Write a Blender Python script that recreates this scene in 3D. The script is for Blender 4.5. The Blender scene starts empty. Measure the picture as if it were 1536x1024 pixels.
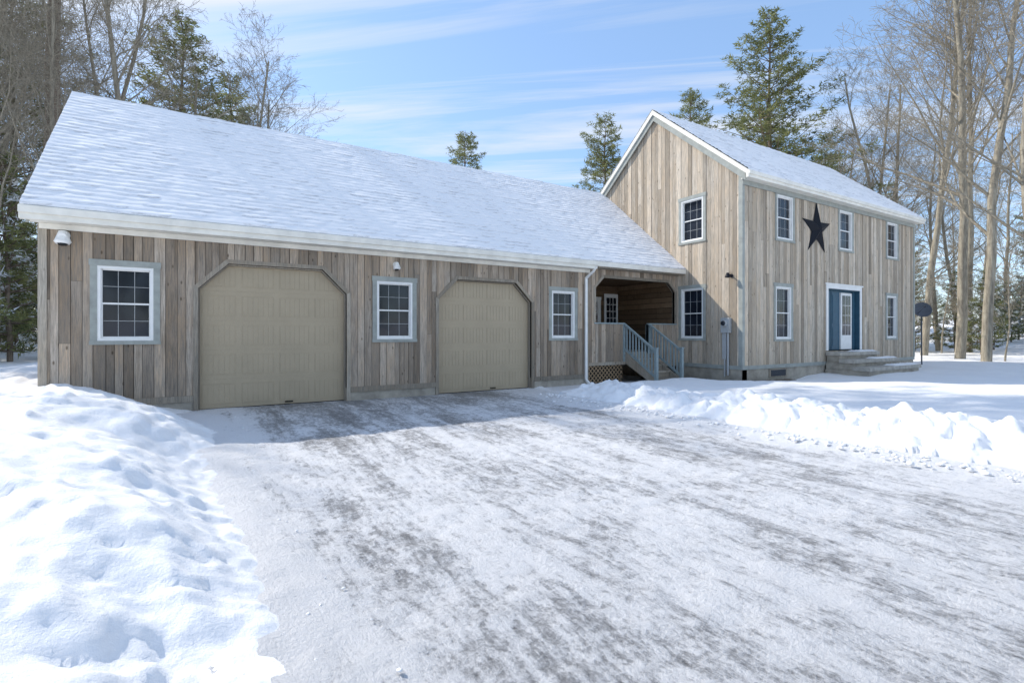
import bpy, math, random
import numpy as np
from mathutils import Vector
random.seed(7); RNG=np.random.default_rng(7)
scene=bpy.context.scene
scene.view_settings.view_transform='Standard'; scene.view_settings.look='None'; scene.view_settings.exposure=0
COL=scene.collection

# ---------------------------------------------------------------- materials
class NT:
    def __init__(s,name):
        s.m=bpy.data.materials.new(name); s.m.use_nodes=True; s.t=s.m.node_tree; s.n=s.t.nodes
        s.b=s.n['Principled BSDF']; s.L=s.t.links.new
    def node(s,t,**k):
        x=s.n.new(t)
        for a,v in k.items(): setattr(x,a,v)
        return x
    def put(s,sock,v):
        if isinstance(v,(int,float)): sock.default_value=v
        elif isinstance(v,(tuple,list)):
            sock.default_value=tuple(v)+((1,) if len(v)==3 and len(sock.default_value)==4 else ())
        else: s.L(v,sock)
    def coord(s,scale=(1,1,1),rot=(0,0,0),add=None):
        tc=s.node('ShaderNodeTexCoord'); mp=s.node('ShaderNodeMapping')
        src=tc.outputs['Object']
        if add is not None:
            va=s.node('ShaderNodeVectorMath',operation='ADD'); s.L(src,va.inputs[0]); s.L(add,va.inputs[1]); src=va.outputs[0]
        s.L(src,mp.inputs['Vector']); mp.inputs['Scale'].default_value=scale; mp.inputs['Rotation'].default_value=rot
        return mp.outputs[0]
    def noise(s,vec,scale,detail=4,rough=.55,dist=0):
        x=s.node('ShaderNodeTexNoise'); s.L(vec,x.inputs['Vector']); x.inputs['Scale'].default_value=scale
        x.inputs['Detail'].default_value=detail; x.inputs['Roughness'].default_value=rough; x.inputs['Distortion'].default_value=dist
        return x.outputs[0]
    def ramp(s,f,p0,p1,c0=(0,0,0),c1=(1,1,1)):
        x=s.node('ShaderNodeValToRGB'); s.L(f,x.inputs[0]); e=x.color_ramp.elements
        e[0].position=p0;e[1].position=p1;e[0].color=(*c0,1);e[1].color=(*c1,1); return x.outputs[0]
    def mix(s,f,a,b,blend='MIX'):
        x=s.node('ShaderNodeMix',data_type='RGBA',blend_type=blend)
        s.put(x.inputs[0],f); s.put(x.inputs[6],a); s.put(x.inputs[7],b); return x.outputs[2]
    def math(s,op,a,b=0.0):
        x=s.node('ShaderNodeMath',operation=op); s.put(x.inputs[0],a); s.put(x.inputs[1],b); return x.outputs[0]
    def mrange(s,v,a,b,c,d):
        x=s.node('ShaderNodeMapRange'); s.L(v,x.inputs[0])
        for i,q in enumerate((a,b,c,d)): x.inputs[i+1].default_value=q
        return x.outputs[0]
    def bump(s,h,strength=.5,dist=.01):
        x=s.node('ShaderNodeBump'); s.L(h,x.inputs['Height']); x.inputs['Strength'].default_value=strength; x.inputs['Distance'].default_value=dist
        s.L(x.outputs[0],s.b.inputs['Normal'])
    def attr(s,name='tone'):
        x=s.node('ShaderNodeAttribute'); x.attribute_name=name; return x.outputs['Color'],x.outputs['Vector']
    def fin(s,col,rough=.8,spec=.3):
        s.put(s.b.inputs['Base Color'],col); s.put(s.b.inputs['Roughness'],rough); s.b.inputs['Specular IOR Level'].default_value=spec
        return s.m

def plain(name,col,rough=.6,var=.12,scale=6,spec=.3,metal=0):
    n=NT(name); v=n.coord()
    f=n.noise(v,scale,6,.6)
    c=n.mix(n.ramp(f,.3,.7),tuple(x*(1-var) for x in col),tuple(min(1,x*(1+var)) for x in col))
    n.bump(n.noise(v,60,3),.15,.004); n.b.inputs['Metallic'].default_value=metal
    return n.fin(c,rough,spec)

def wood(name,grey,brown,bright=1.0,horiz=False,stain=.5,rng=(.68,1.22)):
    n=NT(name); ac,av=n.attr()
    vm=n.node('ShaderNodeVectorMath',operation='SCALE'); n.L(av,vm.inputs[0]); vm.inputs['Scale'].default_value=23.0
    sc=(1,14,14) if horiz else (14,14,.9)
    v=n.coord(sc,add=vm.outputs[0]); v2=n.coord((1,1,.35),add=vm.outputs[0]); v3=n.coord((6,6,.45),add=vm.outputs[0]); vf=n.coord((40,40,1.6),add=vm.outputs[0])
    sep=n.node('ShaderNodeSeparateColor'); n.L(ac,sep.inputs[0])
    g=n.noise(v,3.0,8,.72,.4); big=n.noise(v2,1.6,5,.65); stn=n.noise(v3,1.2,6,.7,.5); fine=n.noise(vf,2,4,.7)
    c=n.mix(n.ramp(big,.36,.64),grey,brown)
    c=n.mix(n.math('MULTIPLY',sep.outputs[1],.65),c,tuple(x*.64 for x in brown))
    c=n.mix(n.ramp(g,.36,.62),tuple(x*.48 for x in grey),c)
    c=n.mix(n.math('MULTIPLY',n.ramp(stn,.53,.72),stain),c,tuple(x*.34 for x in brown))
    c=n.mix(n.math('MULTIPLY',n.ramp(fine,.58,.70),.5),c,tuple(x*.40 for x in grey))
    vo=n.node('ShaderNodeTexVoronoi'); n.L(n.coord((6,6,2.6),add=vm.outputs[0]),vo.inputs['Vector']); vo.inputs['Scale'].default_value=1.1
    k=n.ramp(vo.outputs['Distance'],.05,.14,(1,1,1),(0,0,0))
    c=n.mix(n.math('MULTIPLY',k,.85),c,tuple(x*.22 for x in brown))
    tv=n.mrange(sep.outputs[0],0,1,rng[0]*bright,rng[1]*bright)
    cc=n.node('ShaderNodeCombineColor'); [n.L(tv,cc.inputs[i]) for i in range(3)]
    c=n.mix(1.0,c,cc.outputs[0],'MULTIPLY')
    n.bump(n.math('ADD',g,n.math('MULTIPLY',fine,.4)),.75,.008)
    return n.fin(c,.9,.12)

M={}
M['wood_g']=wood('weathered_wood_garage',(.52,.445,.365),(.46,.335,.225),1.06,stain=.58,rng=(.56,1.28))
M['wood_h']=wood('weathered_wood_house',(.70,.615,.505),(.61,.475,.335),1.05,stain=.60,rng=(.66,1.22))
M['wood_t']=wood('weathered_trim_wood',(.52,.465,.385),(.44,.355,.26),1.0,stain=.35)
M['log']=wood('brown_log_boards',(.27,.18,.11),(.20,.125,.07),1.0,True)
M['latt']=plain('brown_lattice',(.36,.25,.15),.8,.2,8)
M['dark']=plain('dark_backing',(.026,.022,.019),.95)
M['sage']=plain('grey_green_trim_paint',(.335,.35,.32),.65,.16,5)
M['rail']=plain('blue_grey_rail_paint',(.26,.32,.33),.6,.14,8)
M['white']=plain('white_paint',(.84,.83,.80),.45,.05)
M['cream']=plain('cream_fascia',(.80,.765,.68),.5,.12,3)
M['tan']=plain('tan_door_paint',(.45,.365,.25),.5,.05,2)
M['blue']=plain('dark_blue_paint',(.04,.105,.155),.45,.12)
M['star']=plain('black_metal',(.006,.008,.014),.6,.2,8,.25)
M['grey']=plain('grey_metal',(.40,.41,.41),.45,.08,8,.5)
M['conc']=plain('concrete',(.38,.34,.28),.9,.30,3)
M['stone']=plain('stone_step',(.42,.39,.34),.9,.25,5)
M['shingle']=plain('asphalt_shingle',(.18,.18,.19),.95,.3,20)
M['dish']=plain('dish_grey',(.09,.10,.12),.5)
M['leaf']=plain('leaf_litter',(.19,.15,.11),.95,.55,14)
n=NT('window_glass'); f=n.noise(n.coord((1,1,1)),1.3,3)
n.bump(n.noise(n.coord(),2.2,1),.12,.01)
M['glass']=n.fin(n.mix(n.ramp(f,.35,.7),(.008,.011,.018),(.02,.026,.038)),.06,.42)
n=NT('snow'); v=n.coord()
f=n.noise(v,1.2,6,.6); g=n.noise(v,7,10,.66); h=n.noise(v,70,4,.7)
c=n.mix(n.ramp(f,.3,.7),(.87,.87,.875),(.92,.915,.91))
n.bump(n.math('ADD',g,n.math('MULTIPLY',h,.20)),.46,.05)
M['snow']=n.fin(c,.62,.25)
n=NT('roof_snow'); ac,av=n.attr(); v=n.coord()
f=n.noise(v,12,6,.7); sp=n.node('ShaderNodeSeparateColor'); n.L(ac,sp.inputs[0])
k=n.math('ADD',sp.outputs[0],n.math('MULTIPLY',n.math('SUBTRACT',f,.5),.8))
c=n.mix(n.ramp(k,.0,.62),(.46,.45,.455),(.91,.90,.90))
n.bump(n.noise(v,40,4,.7),.5,.012)
M['rsnow']=n.fin(c,.7,.2)
n=NT('icy_driveway'); 
v=n.coord((1.0,.16,1),(0,0,math.radians(-5))); w=n.coord()
s1=n.noise(v,1.7,10,.74,.6); s2=n.noise(n.coord((1,.12,1),(0,0,math.radians(7))),5.5,8,.76,.4); s3=n.noise(w,.8,9,.72,.3); s4=n.noise(w,9,9,.80); s5=n.noise(w,38,5,.78); s6=n.noise(n.coord((1,.35,1)),17,6,.8)
k=0
for q,wt in ((s1,.40),(s2,.28),(s3,.30),(s4,.30),(s6,.26),(s5,.16)):
    k=n.math('ADD',k,n.math('MULTIPLY',q,wt))
sx=n.node('ShaderNodeSeparateXYZ'); n.L(w,sx.inputs[0])
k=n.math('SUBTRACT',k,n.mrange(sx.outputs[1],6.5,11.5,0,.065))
k=n.math('ADD',k,n.mrange(sx.outputs[0],.25,1.1,.13,0)); k=n.math('ADD',k,n.mrange(sx.outputs[0],6.6,7.8,0,.12))
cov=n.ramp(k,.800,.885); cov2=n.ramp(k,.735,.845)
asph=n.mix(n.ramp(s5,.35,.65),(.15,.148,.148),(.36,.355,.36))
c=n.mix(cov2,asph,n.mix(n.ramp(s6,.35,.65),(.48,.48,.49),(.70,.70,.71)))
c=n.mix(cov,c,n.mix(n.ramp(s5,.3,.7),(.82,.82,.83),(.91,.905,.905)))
n.bump(n.math('ADD',n.math('ADD',k,n.math('MULTIPLY',s4,.45)),n.math('MULTIPLY',s5,.30)),1.0,.05)
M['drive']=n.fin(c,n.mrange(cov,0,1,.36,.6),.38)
def bark(name,a,b):
    n=NT(name); v=n.coord((8,8,1.2)); f=n.noise(v,1.5,6,.7)
    n.bump(f,.8,.03); return n.fin(n.mix(n.ramp(f,.35,.65),a,b),.95,.1)
M['bark']=bark('pale_bark',(.19,.165,.13),(.42,.375,.29))
M['pbark']=bark('pine_bark',(.11,.085,.062),(.29,.23,.18))
n=NT('pine_needles'); ac,av=n.attr()
sp=n.node('ShaderNodeSeparateColor'); n.L(ac,sp.inputs[0])
c=n.mix(sp.outputs[0],(.09,.11,.05),(.32,.325,.135)); c=n.mix(n.ramp(sp.outputs[1],.9,.97),c,(.72,.74,.76))
n.fin(c,.7,.2); tl=n.node('ShaderNodeBsdfTranslucent'); n.L(c,tl.inputs[0]); ms_=n.node('ShaderNodeMixShader'); ms_.inputs[0].default_value=.4
n.L(n.b.outputs[0],ms_.inputs[1]); n.L(tl.outputs[0],ms_.inputs[2]); n.L(ms_.outputs[0],n.n['Material Output'].inputs[0])
M['needle']=n.m

# ---------------------------------------------------------------- mesh builder
class Fr:
    def __init__(s,O,U,N): s.O=Vector(O); s.U=Vector(U); s.N=Vector(N)
    def p(s,u,n,z): return s.O+s.U*u+s.N*n+Vector((0,0,z))
W=Fr((0,0,0),(1,0,0),(0,1,0))
class MB:
    def __init__(s): s.v=[];s.f=[];s.m=[];s.t=[];s.mats=[]
    def mi(s,k):
        if k not in s.mats: s.mats.append(k)
        return s.mats.index(k)
    def face(s,idx,k,tone): s.f.append(idx); s.m.append(s.mi(k)); s.t.append(tone)
    def prism(s,fr,poly,n0,n1,k,tone=(.5,.3,0)):
        b=len(s.v); q=len(poly)
        for (u,z) in poly: s.v.append(fr.p(u,n0,z))
        for (u,z) in poly: s.v.append(fr.p(u,n1,z))
        s.face(list(range(b,b+q)),k,tone); s.face(list(range(b+2*q-1,b+q-1,-1)),k,tone)
        for i in range(q):
            j=(i+1)%q; s.face([b+i,b+q+i,b+q+j,b+j],k,tone)
    def box(s,fr,u0,u1,n0,n1,z0,z1,k,tone=None):
        if tone is None: tone=(random.random(),random.random(),random.random())
        s.prism(fr,[(u0,z0),(u1,z0),(u1,z1),(u0,z1)],n0,n1,k,tone)
    def tube(s,p0,p1,r0,r1,k,sides=8,tone=(.5,.3,0)):
        p0=Vector(p0);p1=Vector(p1); d=(p1-p0).normalized(); a=d.orthogonal().normalized(); c=d.cross(a); b=len(s.v)
        for (p,r) in ((p0,r0),(p1,r1)):
            for i in range(sides):
                t=2*math.pi*i/sides; s.v.append(p+a*math.cos(t)*r+c*math.sin(t)*r)
        for i in range(sides):
            j=(i+1)%sides; s.face([b+i,b+j,b+sides+j,b+sides+i],k,tone)
        s.face([b+i for i in range(sides)][::-1],k,tone); s.face([b+sides+i for i in range(sides)],k,tone)
    def bar(s,p0,p1,w,h,k,tone=None):
        if tone is None: tone=(random.random(),random.random(),0)
        p0=Vector(p0);p1=Vector(p1); d=(p1-p0).normalized(); z=Vector((0,0,1))
        if abs(d.z)>.95: z=Vector((0,1,0))
        a=d.cross(z).normalized(); c=a.cross(d).normalized(); b=len(s.v)
        for p in (p0,p1):
            for (i,j) in ((-1,-1),(1,-1),(1,1),(-1,1)): s.v.append(p+a*i*w/2+c*j*h/2)
        for i in range(4):
            j=(i+1)%4; s.face([b+i,b+j,b+4+j,b+4+i],k,tone)
        s.face([b,b+3,b+2,b+1],k,tone); s.face([b+4,b+5,b+6,b+7],k,tone)
    def obj(s,name,parent=None,smooth=False,bevel=0):
        me=bpy.data.meshes.new(name); me.from_pydata([tuple(v) for v in s.v],[],s.f)
        for k in s.mats: me.materials.append(M[k])
        me.polygons.foreach_set('material_index',s.m)
        at=me.color_attributes.new('tone','FLOAT_COLOR','CORNER')
        cnt=np.array([len(f) for f in s.f]); t=np.array([(a[0],a[1],a[2],1) for a in s.t],dtype=np.float32)
        at.data.foreach_set('color',np.repeat(t,cnt,axis=0).ravel())
        if smooth: me.polygons.foreach_set('use_smooth',[True]*len(s.f))
        me.update()
        o=bpy.data.objects.new(name,me); COL.objects.link(o)
        if parent: o.parent=parent
        if bevel:
            md=o.modifiers.new('bevel','BEVEL'); md.width=bevel; md.segments=2; md.limit_method='ANGLE'
        return o
def empty(name,loc=(0,0,0)):
    e=bpy.data.objects.new(name,None); COL.objects.link(e); return e
def gridmesh(name,P,mat,tone=None,parent=None):
    nx,ny=P.shape[:2]; me=bpy.data.meshes.new(name)
    i=np.arange(nx-1)[:,None]*ny+np.arange(ny-1)[None,:]
    q=np.stack([i,i+ny,i+ny+1,i+1],-1).reshape(-1,4)
    me.vertices.add(nx*ny); me.vertices.foreach_set('co',P.reshape(-1).astype(np.float32))
    me.loops.add(q.size); me.loops.foreach_set('vertex_index',q.ravel().astype(np.int32))
    me.polygons.add(len(q)); me.polygons.foreach_set('loop_start',(np.arange(len(q))*4).astype(np.int32)); me.polygons.foreach_set('loop_total',np.full(len(q),4,dtype=np.int32))
    me.polygons.foreach_set('use_smooth',np.ones(len(q),dtype=bool))
    me.update(calc_edges=True); me.validate(); me.materials.append(M[mat])
    if tone is not None:
        at=me.color_attributes.new('tone','FLOAT_COLOR','POINT'); c=np.ones((nx*ny,4),np.float32); c[:,:3]=tone.reshape(-1,1); at.data.foreach_set('color',c.ravel())
    o=bpy.data.objects.new(name,me); COL.objects.link(o)
    if parent: o.parent=parent
    return o
PERM=RNG.random((512,512)).astype(np.float64)
def vn(x,y):
    xi=np.floor(x).astype(int); yi=np.floor(y).astype(int); fx=x-xi; fy=y-yi
    fx=fx*fx*fx*(fx*(fx*6-15)+10); fy=fy*fy*fy*(fy*(fy*6-15)+10)
    a=PERM[xi%512,yi%512];b=PERM[(xi+1)%512,yi%512];c=PERM[xi%512,(yi+1)%512];d=PERM[(xi+1)%512,(yi+1)%512]
    return (a*(1-fx)+b*fx)*(1-fy)+(c*(1-fx)+d*fx)*fy
def fbm(x,y,s,o=4,g=.5):
    r=0;a=1;t=0
    for i in range(o):
        ang=.6*i+.3; X=x*math.cos(ang)-y*math.sin(ang); Y=x*math.sin(ang)+y*math.cos(ang)
        r=r+a*(vn(X*s+17.3*i+50,Y*s+9.1*i+80)-.5); t+=a; a*=g; s*=2.03
    return r/t*2
def sm(a,b,x):
    t=np.clip((x-a)/(b-a),0,1); return t*t*(3-2*t)

# ---------------------------------------------------------------- siding
def siding(mb,fr,u0,u1,zb,zt,openings,k,bw=(.12,.20),seam=True):
    zbf=lambda u:np.interp(u,[p[0] for p in zb],[p[1] for p in zb]); ztf=lambda u:np.interp(u,[p[0] for p in zt],[p[1] for p in zt])
    brk=[p[0] for p in zb]+[p[0] for p in zt]
    for ob,ot in openings: brk+= [p[0] for p in ot]
    u=u0
    while u<u1-1e-4:
        w=random.uniform(*bw); ur=min(u+w,u1)
        if u1-ur<.06: ur=u1
        gap=0 if bw[0]>5 else random.uniform(.002,.007)
        a0,b0=u+gap,ur-gap; tone=(random.random(),random.random()**1.5,random.random()); n1=0 if bw[0]>5 else random.uniform(.010,.028)
        seams=[random.uniform(.25,.85) for _ in range(1 if random.random()<.5 else 0)]
        cuts=sorted([a0,b0]+[x for x in brk if a0+1e-3<x<b0-1e-3])
        for a,b in zip(cuts[:-1],cuts[1:]):
            e=1e-5
            sp=[(zbf(a+e),zbf(b-e),ztf(a+e),ztf(b-e))]
            for ob,ot in openings:
                xs=[p[0] for p in ot]; 
                if a>=xs[0]-2e-3 and b<=xs[-1]+2e-3:
                    ta=np.interp(a,xs,[p[1] for p in ot]); tb=np.interp(b,xs,[p[1] for p in ot]); ns=[]
                    for (l0,l1,h0,h1) in sp:
                        if ob>=max(h0,h1) or max(ta,tb)<=min(l0,l1): ns.append((l0,l1,h0,h1)); continue
                        if ob>min(l0,l1)+.01: ns.append((l0,l1,ob,ob))
                        if max(h0,h1)>min(ta,tb)+.01: ns.append((ta,tb,max(h0,ta),max(h1,tb)))
                    sp=ns
            for (l0,l1,h0,h1) in sp:
                if seam and min(h0,h1)-max(l0,l1)>2.4 and seams:
                    zs=max(l0,l1)+seams[0]*(min(h0,h1)-max(l0,l1))
                    mb.prism(fr,[(a,l0),(b,l1),(b,zs-.002),(a,zs-.002)],-.01,n1,k,tone)
                    t2=(random.random(),random.random()**1.5,random.random())
                    mb.prism(fr,[(a,zs+.002),(b,zs+.002),(b,h1),(a,h0)],-.01,n1,k,t2)
                else: mb.prism(fr,[(a,l0),(b,l1),(b,h1),(a,h0)],-.01 if bw[0]<5 else -.08,n1,k,tone)
        u=ur
def wallset(name,fr,u0,u1,zb,zt,ops,k,parent,bw=(.11,.20)):
    mb=MB(); siding(mb,fr,u0,u1,zb,zt,ops,k,bw); mb.obj(name,parent)
    mb=MB(); f2=Fr(fr.O-fr.N*.0125,fr.U,fr.N); siding(mb,f2,u0,u1,zb,zt,ops,'dark',(50,60),False); mb.obj(name+'_sheathing',parent)

def window(mb,fr,u0,u1,z0,z1,cols=3,rows=4,trim='sage',cw=.105):
    mb.box(fr,u0-.015,u1+.015,-.02,.045,z1-cw,z1+.01,trim)
    mb.box(fr,u0-.01,u1+.01,-.02,.052,z0,z0+cw*.7,trim)
    mb.box(fr,u0,u0+cw,-.02,.036,z0+cw*.7,z1-cw,trim); mb.box(fr,u1-cw,u1,-.02,.036,z0+cw*.7,z1-cw,trim)
    a,b,c,d=u0+cw,u1-cw,z0+cw*.7,z1-cw; w=.05
    mb.box(fr,a,b,-.06,.028,c,c+w,'white');mb.box(fr,a,b,-.06,.028,d-w,d,'white')
    mb.box(fr,a,a+w,-.06,.026,c+w,d-w,'white');mb.box(fr,b-w,b,-.06,.026,c+w,d-w,'white')
    a+=w;b-=w;c+=w;d-=w; mid=(c+d)/2; s=.024
    mb.box(fr,a,b,-.075,-.07,c,d,'glass')
    mb.box(fr,a,b,-.07,-.02,mid-.016,mid+.016,'white')
    mb.box(fr,a,a+s,-.07,-.03,c,mid-.016,'white');mb.box(fr,b-s,b,-.07,-.03,c,mid-.016,'white')
    mb.box(fr,a,a+s*.8,-.07,-.02,mid+.016,d,'white');mb.box(fr,b-s*.8,b,-.07,-.02,mid+.016,d,'white')
    mb.box(fr,a+s,b-s,-.07,-.03,c,c+s*1.2,'white');mb.box(fr,a+s,b-s,-.07,-.02,d-s,d,'white')
    g=.009
    for i in range(1,cols):
        u=a+(b-a)*i/cols; mb.box(fr,u-g/2,u+g/2,-.07,-.062,c+s,mid-.016,'grey'); mb.box(fr,u-g/2,u+g/2,-.07,-.062,mid+.016,d-s,'grey')
    for j in range(1,rows):
        z=c+(d-c)*j/rows
        if abs(z-mid)<.05: continue
        mb.box(fr,a+s,b-s,-.07,-.063,z-g/2,z+g/2,'grey')
def wop(u0,u1,z0,z1): return (z0+.03,[(u0+.03,z1-.03),(u1-.03,z1-.03)])

def polyframe(mb,fr,pts,w,n0,n1,k):
    P=[Vector((a,b)) for a,b in pts]; nor=[]
    for i in range(len(P)-1):
        d=(P[i+1]-P[i]).normalized(); nor.append(Vector((-d.y,d.x)))
    out=[]
    for i,p in enumerate(P):
        if i==0: o=nor[0]
        elif i==len(P)-1: o=nor[-1]
        else:
            o=(nor[i-1]+nor[i]); o=o/ (1+nor[i-1].dot(nor[i]))
        out.append(p+o*w)
    for i in range(len(P)-1):
        mb.prism(fr,[tuple(P[i]),tuple(P[i+1]),tuple(out[i+1]),tuple(out[i])],n0,n1,k,(random.random(),random.random(),random.random()))

GY=12.0; HX=14.2; HY=9.51; HX2=26.34
FG=Fr((0,GY,0),(1,0,0),(0,-1,0)); FH=Fr((0,HY,0),(1,0,0),(0,-1,0)); FL=Fr((HX,0,0),(0,1,0),(-1,0,0)); FGL=Fr((-2.38,0,0),(0,1,0),(-1,0,0)); FHR=Fr((HX2,0,0),(0,1,0),(1,0,0))

# ================================================================ GARAGE
garage=empty('attached_garage')
gw=[(-1.69,-.63,1.35,2.92),(3.52,4.62,1.35,2.92),(8.68,9.74,1.35,2.92)]
gd=[(0.0,2.92,3.0),(5.22,8.08,2.97)]
ops=[wop(*w) for w in gw]
for a,b,t in gd: ops.append((-1,[(a,t-.53),(a+.53,t),(b-.53,t),(b,t-.53)]))
wallset('front_siding',FG,-2.38,10.12,[(-2.38,.30),(10.12,.30)],[(-2.38,3.66),(10.12,3.66)],ops,'wood_g',garage)
mb=MB()
for w in gw: window(mb,FG,*w)
mb.obj('windows',garage)
mb=MB()
for a,b,t in gd:
    pl=[(a,0.0),(a,t-.53),(a+.53,t),(b-.53,t),(b,t-.53),(b,0.0)]
    polyframe(mb,FG,pl,.085,-.16,.035,'wood_t')
    pl2=[(a+.03,0.0),(a+.03,t-.545),(a+.545,t-.03),(b-.545,t-.03),(b-.03,t-.545),(b-.03,0.0)]
    polyframe(mb,FG,pl2,.029,-.15,-.06,'wood_t')
mb.obj('door_trim',garage)
mb=MB()
segs=[(-2.38,-.09),(3.01,5.13),(8.17,10.12)]
for a,b in segs:
    mb.box(FG,a,b,-.1,.012,-.3,.20,'conc'); mb.box(FG,a,b,-.05,.042,.20,.32,'wood_t')
mb.obj('foundation',garage)
mb=MB(); mb.box(FG,-2.40,-2.28,.0,.045,.32,3.6,'wood_t'); mb.box(FG,10.05,10.17,.0,.045,.1,3.6,'wood_t'); mb.obj('corner_boards',garage)
def garage_door(a,b,t,name):
    mb=MB(); n0=-.15; rows=5; H=t+.05; rh=H/rows; T=(.5,.3,0)
    mb.box(FG,a-.05,b+.05,n0-.05,n0-.007,0,H,'tan',T)
    for r in range(rows):
        z0=r*rh+.002; z1=(r+1)*rh-.002
        mb.box(FG,a-.05,b+.05,n0-.005,n0,z0,z1,'tan',T)
        cols=4; cw=(b-a)/cols
        for c in range(cols):
            p0=a+c*cw+.07; p1=a+(c+1)*cw-.07; q0=z0+.10; q1=z1-.10
            e=.012
            mb.box(FG,p0-e,p1+e,n0,n0+.006,q0-e,q0,'tan',T); mb.box(FG,p0-e,p1+e,n0,n0+.006,q1,q1+e,'tan',T)
            mb.box(FG,p0-e,p0,n0,n0+.006,q0,q1,'tan',T); mb.box(FG,p1,p1+e,n0,n0+.006,q0,q1,'tan',T)
            ns=6; sw=(p1-p0)/ns
            for s_ in range(ns): mb.box(FG,p0+s_*sw+.005,p0+(s_+1)*sw-.005,n0,n0+.005,q0+.006,q1-.006,'tan',T)
    mb.box(FG,a,b,n0-.04,n0+.03,-.02,.012,'dark')
    um=(a+b)/2+.25; mb.box(FG,um-.08,um+.08,n0,n0+.035,.05,.075,'dark')
    return mb.obj(name,garage)
for a,b,t in gd: garage_door(a,b,t,'garage_door')
ZR=7.28; YR=15.78; YE=11.62; ZE=3.74; YB=2*YR-YE; YBW=2*YR-GY
sl=(ZR-ZE)/(YR-YE); zw=ZE+sl*(GY-YE)
wallset('side_siding',FGL,GY,YBW,[(GY,.3),(YBW,.3)],[(GY,zw-.15),(YR,ZR-.15),(YBW,zw-.15)],[],'wood_g',garage)
mb=MB(); mb.box(W,-2.3,HX,YBW-.15,YBW,-.2,zw-.1,'wood_g'); mb.box(FGL,GY,YBW,-.1,.012,-.3,.3,'conc'); mb.obj('rear_wall',garage)
def roof(parent,x0,x1,yE,zE,yR,zR,ov_t=.12,fascia='cream',right_rake=True,left_rake=True):
    yB=2*yR-yE; F=Fr((0,0,0),(0,1,0),(1,0,0)); t=ov_t; mb=MB()
    mb.prism(F,[(yE,zE),(yR,zR),(yR,zR-t*1.35),(yE,zE-t*1.1)],x0+.03,x1-.03,'shingle')
    mb.prism(F,[(yB,zE),(yR+.001,zR),(yR+.001,zR-t*1.35),(yB,zE-t*1.1)],x0+.03,x1-.03,'shingle')
    mb.obj('roof_deck',parent)
    mb=MB(); th=.13
    for (xx,on) in ((x0,left_rake),(x1-.045,right_rake)):
        if not on: continue
        for s_,yy in ((1,yE),(-1,yB)):
            mb.prism(F,[(yy,zE+.01),(yR,zR+.01),(yR,zR+.01-th*1.3),(yy,zE+.01-th*1.2)],xx,xx+.04,fascia)
            xi=xx+.043 if xx==x0 else xx-.043
            mb.prism(F,[(yy+s_*.12,zE-.05),(yR,zR-.16),(yR,zR-.16-.21),(yy+s_*.12,zE-.28)],xi,xi+.04,'sage')
    mb.obj('rake_boards',parent)
roof(garage,-2.55,HX-.0,YE,ZE,YR,ZR,right_rake=False)
mb=MB()
mb.box(W,-2.57,10.2,YE-.03,YE+.08,ZE-.24,ZE+.0,'cream'); mb.box(W,-2.57,10.2,YE-.07,YE-.032,ZE-.14,ZE-.02,'cream')
mb.box(W,-2.5,10.2,YE+.08,GY-.03,ZE-.23,ZE-.20,'cream'); mb.box(W,-2.38,10.2,GY-.075,GY-.03,ZE-.33,ZE-.232,'cream')
mb.box(W,10.2,HX,YE-.02,YE+.04,ZE-.15,ZE+.0,'cream'); mb.box(W,10.2,HX,YE+.04,GY-.03,ZE-.18,ZE-.155,'wood_t')
mb.obj('fascia_and_gutter',garage,bevel=.006)
mb=MB()
mb.bar((10.16,YE-.04,ZE-.16),(10.10,YE+.05,ZE-.33),.07,.055,'white');mb.bar((10.10,YE+.05,ZE-.32),(10.04,GY-.07,ZE-.50),.07,.055,'white')
mb.box(W,10.0,10.08,GY-.10,GY-.048,.12,ZE-.47,'white'); mb.bar((10.04,GY-.07,.15),(10.04,GY-.25,.04),.08,.055,'white')
mb.obj('downspout',garage,bevel=.004)
def roofsnow(name,parent,x0,x1,yE,zE,yR,zR,seed=0,back=True):
    L=math.hypot(yR-yE,zR-zE); nx=int((x1-x0)/.045); ns=int(L/.026)
    dy,dz=(yR-yE)/L,(zR-zE)/L
    xs=np.linspace(x0,x1,nx); ss=np.linspace(0,L+.02,ns); X,S=np.meshgrid(xs,ss,indexing='ij')
    c=.17; row=np.floor(S/c); fr=S/c-row; off=(row%2)*.5+PERM[(row.astype(int)*5)%512,3]*.5
    tabw=.42; xx=X/tabw+off+.25*fbm(X,S,2.2,2); col=np.floor(xx); fc=xx-col
    tabr=PERM[(col.astype(int)*7+seed)%512,(row.astype(int)*13)%512]
    scal=.30*(1-np.sin(np.pi*fc))
    saw=.020*(1-fr)**1.1*sm(0,.25,fr-scal*.6)
    big=fbm(X,S,1.1,5); mid=fbm(X,S,5,3)
    h=.024+saw*(.4+1.1*tabr)+.012*big+.009*mid
    cover=.86-.62*np.exp(-((fr-scal*.7-.03)/.13)**2)*(.15+1.0*tabr)+.18*big+.12*mid
    h*=np.clip(S/.04,0,1)*.9+.1
    for sgn in ((1,-1) if back else (1,)):
        Y=yE+S*dy - h*dz; Z=zE+S*dz+h*dy
        if sgn<0: Y=2*yR-Y
        gridmesh(name,np.stack([X,Y,Z],-1),'rsnow',cover,parent)
roofsnow('roof_snow',garage,-2.56,HX,YE-.01,ZE+.005,YR,ZR+.005,1)

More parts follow.
